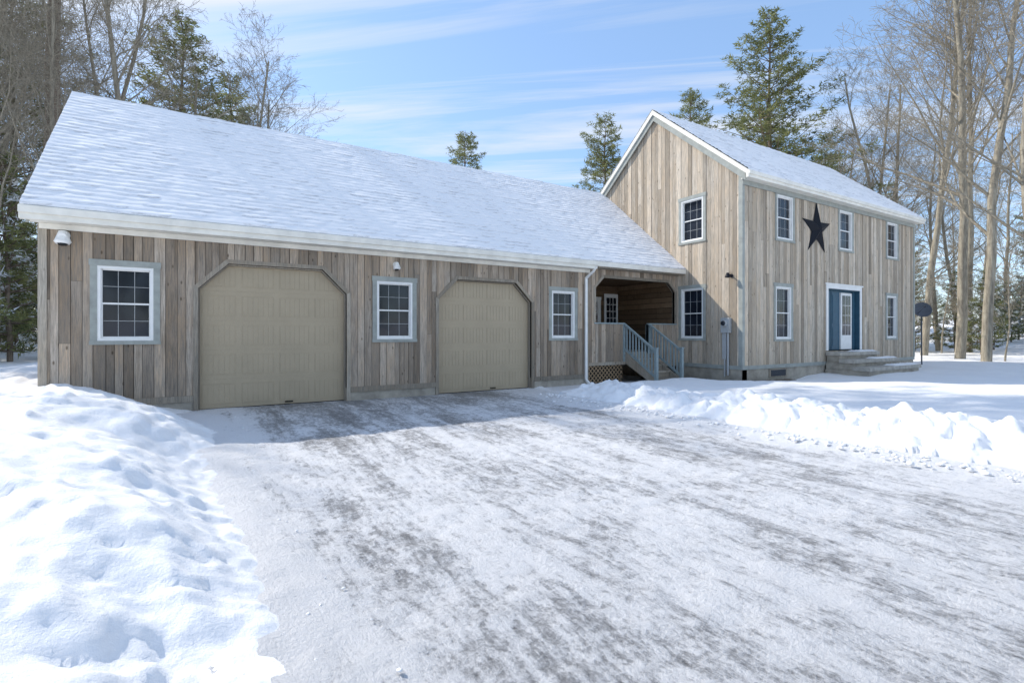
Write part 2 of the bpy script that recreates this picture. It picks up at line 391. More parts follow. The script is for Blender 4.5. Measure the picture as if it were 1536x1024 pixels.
# ================================================================ PORCH
porch=empty('covered_porch')
PT=3.30; pop=(1.86,[(10.47,PT-.32),(10.8,PT),(13.75,PT),(14.08,PT-.32)])
wallset('porch_siding',FG,10.17,HX-.02,[(10.17,.64),(11.7,.64),(12.79,.64),(HX-.02,.5)],[(10.17,3.56),(HX-.02,3.56)],[pop,(-1,[(11.71,1.87),(12.78,1.87)])],'wood_g',porch)
mb=MB()
polyframe(mb,FG,[(10.47,1.86),(10.47,PT-.32),(10.8,PT),(13.75,PT),(14.08,PT-.32),(14.08,1.86)],.09,-.11,.032,'wood_t')
mb.box(FG,10.40,11.66,-.12,.05,1.86,1.90,'rail'); mb.box(FG,12.83,14.15,-.12,.05,1.86,1.90,'rail')
mb.box(FG,10.17,11.70,-.05,.042,.56,.66,'wood_t'); mb.box(FG,12.80,HX-.02,-.05,.042,.44,.56,'wood_t')
mb.box(FG,11.62,11.71,-.11,.04,.66,1.859,'rail'); mb.box(FG,12.78,12.87,-.11,.04,.56,1.859,'rail')
mb.obj('porch_trim',porch)
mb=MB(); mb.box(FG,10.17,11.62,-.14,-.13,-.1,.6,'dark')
u=9.6
while u<12.2:
    for sg in (1,-1):
        a=(u,0.02) ; b=(u+.55*sg,.57); lo,hi=10.2,11.6
        def cl(p,q):
            (x0,z0),(x1,z1)=p,q
            if x0>x1: (x0,z0),(x1,z1)=(x1,z1),(x0,z0)
            if x1<=lo or x0>=hi: return None
            if x0<lo: z0=z0+(z1-z0)*(lo-x0)/(x1-x0); x0=lo
            if x1>hi: z1=z0+(z1-z0)*(hi-x0)/(x1-x0); x1=hi
            return (x0,z0),(x1,z1)
        r=cl(a,b)
        if r: 
            n_=.0 if sg>0 else .012
            mb.bar(FG.p(r[0][0],n_,r[0][1]),FG.p(r[1][0],n_,r[1][1]),.008,.030,'latt')
    u+=.15
mb.obj('lattice',porch)
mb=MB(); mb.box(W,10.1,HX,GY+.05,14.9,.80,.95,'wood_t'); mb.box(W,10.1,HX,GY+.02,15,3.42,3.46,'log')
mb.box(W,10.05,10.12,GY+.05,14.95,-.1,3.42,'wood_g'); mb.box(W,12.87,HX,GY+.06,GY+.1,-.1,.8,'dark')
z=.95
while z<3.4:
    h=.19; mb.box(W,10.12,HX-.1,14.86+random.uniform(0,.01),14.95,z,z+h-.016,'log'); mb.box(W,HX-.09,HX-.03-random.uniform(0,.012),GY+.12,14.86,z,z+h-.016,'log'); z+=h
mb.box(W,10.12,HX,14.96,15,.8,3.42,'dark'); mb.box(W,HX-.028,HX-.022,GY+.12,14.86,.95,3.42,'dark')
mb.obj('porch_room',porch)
FP=Fr((0,14.84,0),(1,0,0),(0,-1,0)); mb=MB(); window(mb,FP,12.45,13.2,1.75,2.95,3,4,'white')
mb.box(FP,13.38,14.08,0,.04,.95,3.1,'white'); mb.box(FP,13.48,13.98,.04,.045,1.9,2.95,'glass'); 
for i in (1,2): mb.box(FP,13.48+i*.166-.01,13.48+i*.166+.01,.046,.055,1.9,2.95,'white')
for j in (1,2,3): mb.box(FP,13.48,13.98,.046,.056,1.9+j*.262-.01,1.9+j*.262+.01,'white')
mb.obj('porch_door_and_window',porch)
st=empty('wooden_staircase'); mb=MB()
X0,X1=11.74,12.75; run=.30; ris=.19
for i in range(1,5):
    z=.95-ris*i; y1=GY-.04-run*(i-1)
    mb.box(W,X0,X1,y1-run-.03,y1-.005,z-.04,z,'wood_t'); mb.box(W,X0+.02,X1-.02,y1-.004,y1+.012,z,z+ris-.042,'wood_t')
mb.box(W,X0+.02,X1-.02,GY-.04-run*4,GY-.03-run*4+.01,0,ris-.042,'wood_t')
yb=GY-.04-run*4
for x in (X0-.04,X1):
    F=Fr((0,0,0),(0,1,0),(1,0,0)); mb.prism(F,[(GY-.04,.92),(GY-.04,.60),(yb-.0,0.0),(yb-.06,0),(yb-.06,.2)],x,x+.04,'wood_t')
mb.obj('steps',st)
mb=MB()
for x in (X0-.06,X1+.06):
    yn=yb-.12
    mb.box(W,x-.045,x+.045,yn-.045,yn+.045,0,1.10,'rail'); mb.box(W,x-.06,x+.06,yn-.06,yn+.06,1.10,1.13,'rail')
    mb.bar((x,GY-.0,1.88),(x,yn+.04,1.04),.075,.05,'rail'); mb.bar((x,GY-.0,1.09),(x,yn+.04,.25),.05,.06,'rail')
    k=10
    for i in range(1,k):
        y=GY+(yn+.04-GY)*i/k; zt=1.88+(1.04-1.88)*i/k; zb=1.09+(.25-1.09)*i/k
        mb.box(W,x-.018,x+.018,y-.018,y+.018,zb,zt,'rail')
mb.obj('railings',st)

# ================================================================ HOUSE
house=empty('wooden_house')
HYR=12.98; HZR=9.66; HE=9.2; HZE=6.48; HBW=2*HYR-HY
hs=(HZR-HZE)/(HYR-HE); hzw=HZE+hs*(HY-HE)
uw=[(15.93,17.05,4.58,6.2),(19.92,21.06,4.58,6.2),(23.72,24.84,4.58,6.2)]
lw=[(15.86,16.96,1.30,3.2),(23.7,24.75,1.30,3.2)]
door=(19.2,21.52,.95,3.18)
ops=[wop(*w) for w in uw+lw]+[(door[2]-.02,[(door[0],door[3]),(door[1],door[3])])]
wallset('front_siding',FH,HX-.02,HX2,[(HX,.52),(HX2,.52)],[(HX,6.36),(HX2,6.36)],ops,'wood_h',house,(.12,.24))
gws=[(10.80,11.90,4.6,6.2),(10.80,11.90,1.32,3.18)]
gz=[(HY,hzw-.15),(HYR,HZR-.15),(HBW,hzw-.15)]
wallset('gable_siding',FL,HY,HBW,[(HY,.52),(HBW,.52)],gz,[wop(*w) for w in gws],'wood_h',house,(.11,.22))
wallset('far_gable_siding',FHR,HY,HBW,[(HY,.52),(HBW,.52)],gz,[],'wood_h',house)
mb=MB()
for w in uw+lw: window(mb,FH,*w)
for w in gws: window(mb,FL,*w)
mb.obj('windows',house)
mb=MB(); mb.box(W,HX+.05,HX2-.05,HBW-.15,HBW,0,6.4,'wood_h')
mb.box(FL,HY-.0,HBW,-.25,-.0,-.4,.44,'conc'); mb.box(FH,HX+.002,HX2-.002,-.25,-.0,-.4,.44,'conc'); mb.box(FHR,HY+.01,HBW,-.25,-.005,-.4,.44,'conc')
mb.box(FH,15.6,16.6,0,.03,.14,.42,'wood_t'); mb.box(FH,15.68,16.52,.03,.034,.18,.38,'glass')
mb.obj('foundation',house)
mb=MB()
mb.box(FL,HY-.04,HBW,.0,.036,.44,.56,'sage'); mb.box(FH,HX-.04,HX2+.03,.0,.036,.44,.56,'sage')
mb.box(FH,HX-.045,HX+.07,.0,.045,.56,6.36,'sage'); mb.box(FL,HY-.0,HY+.09,.0,.045,.56,6.42,'sage')
mb.box(FH,HX2-.08,HX2+.045,.0,.045,.56,6.36,'sage')
mb.obj('corner_boards',house)
roof(house,HX-.16,HX2+.2,HE,HZE,HYR,HZR)
mb=MB()
mb.box(W,HX-.17,HX2+.21,HE-.03,HE+.07,HZE-.22,HZE,'cream'); mb.box(W,HX-.17,HX2+.21,HE-.07,HE-.032,HZE-.13,HZE-.02,'cream')
mb.box(W,HX-.10,HX2+.15,HE+.07,HY-.03,HZE-.21,HZE-.18,'cream'); mb.box(W,HX-.05,HX2+.05,HY-.07,HY-.03,HZE-.36,HZE-.212,'sage')
mb.obj('fascia_and_gutter',house,bevel=.006)
roofsnow('roof_snow',house,HX-.17,HX2+.21,HE-.01,HZE+.005,HYR,HZR+.005,5)
mb=MB(); a,b,z0,z1=door; rb=-.16
mb.box(FH,a-.14,a,-.22,.05,z0,z1+.14,'white');mb.box(FH,b,b+.14,-.22,.05,z0,z1+.14,'white');mb.box(FH,a,b,-.22,.052,z1,z1+.14,'white')
mb.box(FH,a-.2,b+.2,.0,.075,z1+.14,z1+.19,'white')
mb.box(FH,a,b,rb-.05,rb,z0,z1,'blue'); mb.box(FH,a,a+.02,rb,.03,z0,z1,'blue'); mb.box(FH,b-.02,b,rb,.03,z0,z1,'blue')
mb.box(FH,a+.02,b-.02,rb,-.02,z1-.03,z1,'blue')
for (p,q) in ((a+.10,a+.50),(a+.56,a+1.0)):
    mb.box(FH,p,q,rb,rb+.03,z0+.03,z1-.08,'blue')
    for (r,s_) in ((z0+.15,z0+.85),(z0+.98,z1-.2)): mb.box(FH,p+.08,q-.08,rb+.03,rb+.042,r,s_,'blue')
dx0,dx1=a+1.2,a+2.02
mb.box(FH,dx0,dx1,rb,rb+.05,z0+.02,z1-.1,'white'); mb.box(FH,dx0+.10,dx1-.10,rb+.05,rb+.055,z0+.55,z1-.2,'glass')
for i in (1,2): mb.box(FH,dx0+.10+i*.207-.006,dx0+.10+i*.207+.006,rb+.055,rb+.062,z0+.55,z1-.2,'white')
for j in (1,2,3): mb.box(FH,dx0+.10,dx1-.10,rb+.055,rb+.063,z0+.55+j*.37-.006,z0+.55+j*.37+.006,'white')
mb.box(FH,b-.22,b-.05,rb,rb+.04,z0,z1-.05,'blue')
mb.obj('front_entry',house)
ss=empty('stone_steps'); mb=MB(); 
for i,(x0,x1,d,z) in enumerate(((19.0,21.9,.55,.90),(18.95,22.4,1.0,.66),(18.9,22.9,1.5,.42))):
    mb.box(W,x0,x1,HY-d,HY-.04 if i==0 else HY-(.55,1.0)[i-1]+.05,z-.13,z,'stone')
    mb.box(W,x0+.06,x1-.06,HY-d+.06,HY-.05,-.1,z-.13,'conc')
mb.obj('treads',ss,bevel=.015)
for (x0,x1,y0,y1,z) in ((20.4,21.85,HY-.53,HY-.06,.90),(20.6,22.35,HY-.98,HY-.57,.66),(20.9,22.85,HY-1.48,HY-1.02,.42)):
    gx=np.linspace(x0,x1,30); gy=np.linspace(y0,y1,12); A,B=np.meshgrid(gx,gy,indexing='ij')
    e=np.minimum(np.minimum(A-x0,x1-A),np.minimum(B-y0,y1-B)); Zs=z-.004+.05*sm(0,.12,e)*(1+.5*fbm(A,B,5,3))
    gridmesh('step_snow',np.stack([A,B,Zs],-1),'snow',None,ss)
star=MB(); cu,cz=18.42,5.2; R=.97; r=.34; star.v.append(FH.p(cu,.22,cz)); 
for i in range(10):
    t=math.pi/2+i*math.pi/5; q=R if i%2==0 else r; star.v.append(FH.p(cu+math.cos(t)*q,.035,cz+math.sin(t)*q))
for i in range(10): star.face([0,1+i,1+(i+1)%10],'star',(.5,.5,0))
star.face(list(range(10,0,-1)),'star',(.5,.5,0)); star.obj('barn_star')
em=empty('electric_meter'); mb=MB(); y=10.0
mb.box(FL,y-.15,y+.15,.022,.16,1.58,2.05,'grey'); mb.tube(FL.p(y,.16,1.88),FL.p(y,.24,1.88),.10,.095,'grey',16); mb.tube(FL.p(y,.24,1.88),FL.p(y,.29,1.88),.08,.06,'glass',16)
mb.tube(FL.p(y-.06,.08,.25),FL.p(y-.06,.08,1.58),.035,.035,'grey',10); mb.box(FL,y+.0,y+.14,.03,.1,.75,1.58,'grey'); mb.tube(FL.p(y+.06,.07,.2),FL.p(y+.06,.07,.75),.028,.028,'grey',8)
mb.obj('meter_box',em,bevel=.008)
def bell(fr,u,z,name,s=1.0):
    e=empty(name); mb=MB(); mb.tube(fr.p(u,.02,z),fr.p(u,.06,z),.065*s,.06*s,'white',16)
    mb.tube(fr.p(u,.06,z),fr.p(u,.13*s+.02,z-.03*s),.04*s,.045*s,'white',12)
    mb.tube(fr.p(u,.10,z+.04*s),fr.p(u,.13,z-.09*s),.045*s,.085*s,'white',16); mb.tube(fr.p(u,.13,z-.09*s),fr.p(u,.135,z-.12*s),.088*s,.07*s,'white',16)
    mb.tube(fr.p(u,.13,z-.115*s),fr.p(u,.136,z-.135*s),.06*s,.04*s,'glass',12)
    mb.obj('fixture',e)
bell(FG,-2.05,3.32,'flood_light',1.4); bell(FG,4.08,3.23,'flood_light',1.05)
mb=MB(); e=empty('wall_lantern'); mb.tube(FL.p(9.85,.02,3.36),FL.p(9.85,.05,3.36),.06,.06,'star',12); mb.tube(FL.p(9.85,.05,3.36),FL.p(9.85,.22,3.42),.02,.02,'star',8); mb.tube(FL.p(9.85,.22,3.44),FL.p(9.85,.24,3.30),.04,.08,'star',12); mb.obj('lantern',e)
ds=empty('satellite_dish'); mb=MB(); c=Vector((27.75,9.7,2.6)); ax=Vector((-.75,-.55,.35)).normalized(); a1=ax.orthogonal().normalized(); a2=ax.cross(a1)
prev=None
for j in range(6):
    rr=.36*j/5; off=ax*(.09*(j/5)**2); ring=[]
    for i in range(20):
        t=2*math.pi*i/20; ring.append(len(mb.v)); mb.v.append(c+off+a1*math.cos(t)*rr+a2*math.sin(t)*rr)
    if prev:
        for i in range(20): mb.face([prev[i],prev[(i+1)%20],ring[(i+1)%20],ring[i]],'dish',(.5,.5,0))
    prev=ring
mb.tube(c-Vector((0,0,2.6)),c-ax*.05,.03,.03,'dish'); mb.tube(c-a2*.3,c+ax*.45,.012,.012,'dish'); mb.tube(c+ax*.42,c+ax*.52,.04,.03,'dish'); mb.obj('dish',ds,smooth=True)

# ================================================================ GROUND
def axis(parts):
    out=[]
    for a,b,s in parts:
        n_=max(1,int(round((b-a)/s))); out+=list(np.linspace(a,b,n_,endpoint=False))
    out.append(parts[-1][1]); return np.array(out)
xs=axis([(-500,-60,20),(-60,-12,3),(-12,-4,.12),(-4,1.2,.032),(1.2,6.8,.28),(6.8,11,.04),(11,17,.09),(17,30,.25),(30,60,1.5),(60,120,5),(120,500,40)])
ys=axis([(-500,-60,40),(-60,-4,2),(-4,.3,.15),(.3,5,.032),(5,12.2,.05),(12.2,30,.5),(30,60,3),(60,500,20)])
X,Y=np.meshgrid(xs,ys,indexing='ij')
Le=.30+.17*(1-sm(2,6,Y))+.10*fbm(X*0,Y,.9,3)+.08*fbm(X*0+3,Y,4,3)-.38*sm(9,11.3,Y)
Re=7.66+.26*fbm(X*0+9,Y,.8,3)+.16*fbm(X*0+5,Y,5,3)+.5*sm(9.8,11,Y)
dist=np.hypot(X-12,Y-12)
near=1-sm(25,60,dist)
field=.19+.10*fbm(X,Y,.22,3)*near+.05*fbm(X,Y,.9,4)*near+(2.6+1.6*fbm(X,Y,.05,4))*sm(24,75,dist)
wx=X+.35*fbm(X,Y,.9,3); wy=Y+.35*fbm(X+50,Y+9,.9,3)
dl=Le-X
lum=fbm(wx,wy,.85,5,.44); lum2=np.abs(fbm(wx+31,wy+7,1.2,3,.45)); lum3=fbm(wx+11,wy+3,5.5,3)
hl=.20*sm(-.0,.9,dl)+.26*sm(.25,1.3,dl)+.14*sm(.8,2,dl)-.14*sm(2.4,5,dl)
amp=sm(0,.8,dl)
hl=hl+amp*(.24*lum+.10*(.25-lum2)+.014*lum3)+sm(0,.2,dl)*.018*lum3
tr=hl+.04*fbm(wx,wy,2.5,2); q=.16; fr_=tr/q-np.floor(tr/q); hl=hl+amp*.22*(q*(np.floor(tr/q)+sm(.3,.9,fr_))-tr)
hl*= 1-.45*sm(11.1,11.9,Y)*sm(-2.2,-.9,X)
hl=np.maximum(hl,.015)*sm(-.04,.10,dl)+.035*sm(0,.2,dl)*(1-sm(.3,.9,dl)); wfar=sm(4,6,dl); hl=hl*(1-wfar)+(field+.2)*wfar
dr=X-Re
lm=fbm(wx+5,wy+60,1.5,4); lb=np.abs(fbm(wx+90,wy,2.6,3)); lc=fbm(wx+40,wy,8,3)
bh=.27-.14*sm(4.5,9.5,Y)
hr=bh*sm(0,.7,dr)*(1-sm(.9,2.4,dr))+field*sm(.3,2.0,dr)
bz=sm(0,.35,dr)*(1-sm(1.4,3.2,dr))*(1-.45*sm(5,9.5,Y))
hr=hr+bz*(.18*lm-.15*(lb-.15)+.055*lc)
path=sm(10.25,10.7,Y+.12*fbm(X,Y,2,2))*sm(8.2,8.7,X)*(1-sm(13.9,14.15,X))*(1-sm(12.5,13,Y))
hr=hr*(1-path)+(-.05)*path
fn=fbm(X,Y,1.7,4)
m1=sm(13.0,13.7,X+.35*fn)*sm(8.5,9.0,Y+.3*fn)*(1-sm(16.8,18.2,X+.6*fn))
hr=hr*(1-m1)+.0*m1
Z=np.where(dl>0,hl,np.where(dr>0,hr,-.06))
Z=np.where((Y>12.3),np.where((X>-2.2)&(X<14.3),-.06,Z),Z)
inside=(dl<=0)&(dr<=0); Z=np.where(inside,-.06,np.maximum(Z,-.06))
Zb=Z.copy()
def chunk(cx,cy,r,h):
    i0,i1=np.searchsorted(xs,[cx-r,cx+r]); j0,j1=np.searchsorted(ys,[cy-r,cy+r])
    if i1-i0<2 or j1-j0<2: return
    x=X[i0:i1,j0:j1]; y=Y[i0:i1,j0:j1]; zb=Zb[i0:i1,j0:j1]; d=((x-cx)**2+(y-cy)**2)/r**2
    b=h*np.clip(1-d*(1+.9*fbm(x,y,1.5/r,2)),0,1)**.6
    Z[i0:i1,j0:j1]=np.maximum(Z[i0:i1,j0:j1],np.where(zb>-.05,zb+b,zb))
R2=np.random.default_rng(11)
for _ in range(1000):
    y=R2.uniform(.6,10.3); r=R2.uniform(.04,.18); chunk(7.75+abs(R2.normal(.1,.55)),y,r,r*R2.uniform(.3,.75))
for _ in range(260):
    y=R2.uniform(.6,11.0); r=R2.uniform(.02,.07); x=.3-abs(R2.normal(0,.3)); chunk(x,y,r,r*R2.uniform(.2,.5))
for _ in range(50):
    r=R2.uniform(.05,.16); chunk(R2.uniform(-3.6,-.1),R2.uniform(.6,11),r,r*R2.uniform(.08,.22))
gridmesh('snow_ground',np.stack([X,Y,Z],-1),'snow')
bx=axis([(12.9,18.2,.06)]); by=axis([(8.5,11.8,.06)]); A,B=np.meshgrid(bx,by,indexing='ij')
f_=fbm(A,B,1.7,4); edge=sm(13.25,13.8,A+.3*f_)*sm(8.85,9.25,B+.25*f_)*(1-sm(16.3,17.4,A+.5*f_))
gridmesh('bare_ground',np.stack([A,B,-.07+.13*edge+.025*fbm(A,B,7,3)],-1),'leaf')
dxs=axis([(-.9,8.9,.05),(8.9,14.1,.15)]); dys=axis([(-40,-2,1),(-2,.5,.2),(.5,7,.045),(7,12.12,.08)])
DX,DY=np.meshgrid(dxs,dys,indexing='ij')
a5=math.radians(5); U=DX*math.cos(a5)+DY*math.sin(a5)
DZ=.026*fbm(U*1.6,DY*.22,1.2,4)+.014*fbm(DX,DY,2.2,4)+.016*fbm(DX,DY,7,3)
DZ=DZ+.05*(1-sm(.25,1.0,DX+.12*fbm(DX,DY,1.5,3)))+.045*sm(6.95,7.7,DX+.15*fbm(DX,DY,1.7,3))*(1-sm(9.5,10.5,DY))
DZ*=1-sm(11.2,12,DY)*.8
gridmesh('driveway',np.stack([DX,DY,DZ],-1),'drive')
import bmesh
bm=bmesh.new()
bmesh.ops.create_icosphere(bm,subdivisions=2,radius=1); iv=np.array([v.co[:] for v in bm.verts]); ifc=np.array([[v.index for v in f.verts] for f in bm.faces]); bm.free()
V=[];F=[];b=0
for i in range(420):
    if i%3==0: x=.34+abs(R2.normal(0,.22)); y=R2.uniform(1.2,11.2); r=R2.uniform(.004,.014)
    else: x=7.60-abs(R2.normal(0,.28)); y=R2.uniform(.8,10.4); r=R2.uniform(.008,.04)
    zz=.035 if i%3==0 else .045
    p=iv*(1+.14*R2.standard_normal((len(iv),1)))*r*np.array([1,R2.uniform(.7,1.3),R2.uniform(.4,.7)])+np.array([x,y,zz])
    V.append(p);F.append(ifc+b);b+=len(iv)
V=np.concatenate(V);F=np.concatenate(F); me=bpy.data.meshes.new('snow_clumps'); me.from_pydata(V.tolist(),[],F.tolist()); me.polygons.foreach_set('use_smooth',[True]*len(F)); me.materials.append(M['snow'])
COL.objects.link(bpy.data.objects.new('snow_clumps',me))
def gz_at(x,y):
    i=min(max(np.searchsorted(xs,x),0),len(xs)-1); j=min(max(np.searchsorted(ys,y),0),len(ys)-1)
    return float(Z[i,j])

# ================================================================ TREES
def tubes_mesh(name,segs,mat,extra=None):
    V=[];F=[];b=0
    for s in (3,4,8):
        g=[q for q in segs if q[4]==s]
        if not g: continue
        p0=np.array([q[0] for q in g],float);p1=np.array([q[1] for q in g],float);r0=np.array([q[2] for q in g]);r1=np.array([q[3] for q in g])
        d=p1-p0; d/=np.linalg.norm(d,axis=1,keepdims=True)+1e-9
        ref=np.where(np.abs(d[:,2:3])>.9,np.array([[1.,0,0]]),np.array([[0,0,1.]]))
        a=np.cross(d,ref); a/=np.linalg.norm(a,axis=1,keepdims=True)+1e-9; c=np.cross(d,a)
        t=np.arange(s)*2*np.pi/s; cs=np.cos(t)[None,:,None]; sn=np.sin(t)[None,:,None]
        ring=a[:,None,:]*cs+c[:,None,:]*sn
        v=np.concatenate([p0[:,None,:]+ring*r0[:,None,None],p1[:,None,:]+ring*r1[:,None,None]],1)
        k=np.arange(s); q=np.stack([k,(k+1)%s,(k+1)%s+s,k+s],-1)
        f=(q[None]+ (np.arange(len(g))*2*s)[:,None,None]+b).reshape(-1,4)
        V.append(v.reshape(-1,3));F.append(f); b+=len(g)*2*s
    V=np.concatenate(V);F=np.concatenate(F); nq=len(F)
    tri=None; tone=None
    if extra is not None:
        tv,tone=extra; tri=np.arange(len(tv)).reshape(-1,3)+len(V); V=np.concatenate([V,tv])
    me=bpy.data.meshes.new(name); nt=0 if tri is None else len(tri)
    me.vertices.add(len(V)); me.vertices.foreach_set('co',V.ravel().astype(np.float32))
    li=F.ravel() if nt==0 else np.concatenate([F.ravel(),tri.ravel()])
    me.loops.add(len(li)); me.loops.foreach_set('vertex_index',li.astype(np.int32))
    ls=np.concatenate([np.arange(nq)*4,nq*4+np.arange(nt)*3]); lt=np.concatenate([np.full(nq,4),np.full(nt,3)])
    me.polygons.add(nq+nt); me.polygons.foreach_set('loop_start',ls.astype(np.int32)); me.polygons.foreach_set('loop_total',lt.astype(np.int32))
    me.polygons.foreach_set('use_smooth',np.concatenate([np.ones(nq,bool),np.zeros(nt,bool)]))
    me.materials.append(M[mat])
    if nt: me.materials.append(M['needle'])
    me.polygons.foreach_set('material_index',np.concatenate([np.zeros(nq),np.ones(nt)]).astype(np.int32))
    me.update(calc_edges=True)
    if nt:
        at=me.color_attributes.new('tone','FLOAT_COLOR','POINT'); c=np.ones((len(V),4),np.float32); c[-len(tone):,:2]=tone; at.data.foreach_set('color',c.ravel())
    return me
def rv(rs,s=1): return Vector((rs.uniform(-s,s),rs.uniform(-s,s),rs.uniform(-s,s)))
def bare_mesh(name,seed,h=20,r=.20,first=.28,lean=.03,n1=20):
    rs=random.Random(seed); segs=[]
    def grow(p,d,L,rad,lv,up):
        k=(9,5,4,3,2)[lv]; sides=(8,4,4,3,3)[lv]; pts=[(p,rad,d)]
        for i in range(k):
            d=(d+rv(rs,(.08,.18,.22,.27,.28)[lv])+Vector((0,0,up))).normalized(); q=p+d*(L/k); r2=rad*(1-(.80 if lv else .72)*(i+1)/k); r2=max(r2,.006)
            segs.append((p[:],q[:],pts[-1][1],r2,sides)); p=q; pts.append((p,r2,d))
        if lv>=4: return
        nch=(n1,7,6,4)[lv]
        for c in range(nch):
            f=(first+(1-first)*((c+rs.random())/nch)) if lv==0 else .2+.8*((c+rs.random())/nch)
            x=f*k; i=min(int(x),k-1); a,ra,da=pts[i]; b_,rb,db=pts[i+1]; q=a.lerp(b_,x-i); rr=ra+(rb-ra)*(x-i)
            o=rv(rs,1); o=(o-o.dot(da)*da); o.z*=.4
            if o.length<.01: o=Vector((1,0,0))
            o.normalize(); ang=rs.uniform(.5,.95) if lv else rs.uniform(.55,1.0)*(1.1-.4*f)
            nd=(da*math.cos(ang)+o*math.sin(ang)).normalized()
            if lv==0: ln=h*rs.uniform(.20,.36)*(1.1-.65*(f-first)/(1-first))
            else: ln=L*rs.uniform(.35,.6)*(1.1-.4*f)
            grow(q,nd,ln,max(rr*rs.uniform(.3,.52),.007),lv+1,(.0,.06,.05,.03,.0)[lv+1])
    grow(Vector((0,0,-.3)),Vector((rs.uniform(-lean,lean),rs.uniform(-lean,lean),1)).normalized(),h,r,0,.02)
    return tubes_mesh(name,segs,'bark')
def pine_mesh(name,seed,h=22,crown=.35,wid=.16,dens=1.0,snow=.0,r=.25,step=.5):
    rs=random.Random(seed); g=np.random.default_rng(seed); segs=[]; cen=[]
    prev=Vector((0,0,-.3)); N=14; tr=[prev]
    for i in range(N):
        q=Vector((prev.x+rs.uniform(-.09,.09),prev.y+rs.uniform(-.09,.09),h*(i+1)/N)); segs.append((prev[:],q[:],r*(1-i/N)+.015,r*(1-(i+1)/N)+.015,8)); prev=q; tr.append(q)
    z=h*crown
    while z<h*.985:
        t=(z-h*crown)/(h*(1-crown)); nb=rs.choice((4,5,6)) if t<.85 else 4
        prof=min(1,(t+.15)/.3)*(1-t)**.72+.02
        i=min(int(z/h*N),N-1); base=tr[i].lerp(tr[i+1],z/h*N-i)
        base=Vector((base.x,base.y,z)); ph=rs.uniform(0,6.28); wsc=rs.uniform(.75,1.1)
        for b_ in range(nb):
            an=ph+b_*6.283/nb+rs.uniform(-.4,.4); L=h*wid*prof*wsc*rs.uniform(.55,1.25)+.25
            el=math.radians(rs.uniform(-4,12)+28*t); d=Vector((math.cos(an)*math.cos(el),math.sin(an)*math.cos(el),math.sin(el))); p=base; K=4
            pp=[p]
            for k in range(K):
                d=(d+Vector((rs.uniform(-.12,.12),rs.uniform(-.12,.12),rs.uniform(-.02,.13)))).normalized(); q=p+d*L/K
                segs.append((p[:],q[:],.045*(1-k/K)*(1-t*.6)+.008,.045*(1-(k+1)/K)*(1-t*.6)+.008,3)); p=q; pp.append(p)
            side=Vector((-math.sin(an),math.cos(an),0)); s=.24*L+.1
            while s<=L:
                f=s/L*K; ii=min(int(f),K-1); q=pp[ii].lerp(pp[ii+1],min(f-ii,1)); wlat=(.36*L*(1-s/L)**.7+.12)
                for _ in range(max(1,int(round(2.2*dens)))):
                    o=rs.uniform(-1,1)*wlat; c=q+side*o+d*abs(o)*.35+Vector((0,0,rs.uniform(-.05,.14))); cen.append(c[:])
                s+=.32
        z+=step*rs.uniform(.6,1.5)
    cen=np.array(cen); nc=len(cen); nb=10
    C=np.repeat(cen,nb,0); dr=g.standard_normal((len(C),3)); dr[:,2]=dr[:,2]*.5+.35; dr/=np.linalg.norm(dr,axis=1,keepdims=True)
    ln=g.uniform(.18,.40,(len(C),1)); pv=np.cross(dr,g.standard_normal((len(C),3))); pv/=np.linalg.norm(pv,axis=1,keepdims=True)
    w=g.uniform(.022,.045,(len(C),1)); off=g.normal(0,.08,(len(C),3)); C=C+off
    tv=np.stack([C-pv*w,C+pv*w,C+dr*ln],1).reshape(-1,3)
    cl=np.repeat(g.random(nc),nb); cl=np.clip(cl*.7+.3*g.random(len(cl)),0,1); sn=np.where(np.repeat(g.random(nc),nb)<snow,1.0,0.3)
    tone=np.repeat(np.stack([cl,sn],-1),3,0).astype(np.float32)
    return tubes_mesh(name,segs,'pbark',(tv,tone))
BARE=[bare_mesh('bare_tree_%d'%i,100+i,20,.17+.03*(i%2),.25+.08*(i%3),.06,17+2*i) for i in range(4)]
BARE.append(bare_mesh('sapling',140,7,.05,.2,.08,12))
PINE=[pine_mesh('pine_a',5,24,.28,.225,.85),pine_mesh('pine_b',6,22,.34,.21,.85),pine_mesh('pine_c',9,20,.2,.235,.85)]
HEM=pine_mesh('hemlock',12,9,.06,.26,.9,.16,.10,.5)
def place(me,name,x,y,h,base,rot=None,parent=None,z=None,sx=1):
    o=bpy.data.objects.new(name,me); COL.objects.link(o); s=h/base; o.location=(x,y,gz_at(x,y)-.1 if z is None else z); o.scale=(s*sx,s*sx,s); o.rotation_euler=(0,0,random.uniform(0,6.28) if rot is None else rot)
    if parent: o.parent=parent
    return o
for (k,x,y,h,sx) in ((0,-1.2,45.4,25.5,1.35),(1,22.2,45,21.2,1.3),(2,30.6,34,20.5,1.2),(1,39.6,31.9,24.5,1.1),(0,40.1,24.6,28,1.2),(2,58,28.8,22,1),(1,-14,36,24,1),(0,-9.5,41,25,1),(1,43.5,26.5,22,1),(2,2.6,50,24,1.2)):
    place(PINE[k],'pine_tree',x,y,h,(24,22,20)[k],sx=sx)
bt=pine_mesh('tall_pine_mesh',21,30,.72,.15,.9,0,.40); place(bt,'pine_tree',-5.3,29.2,30,30)
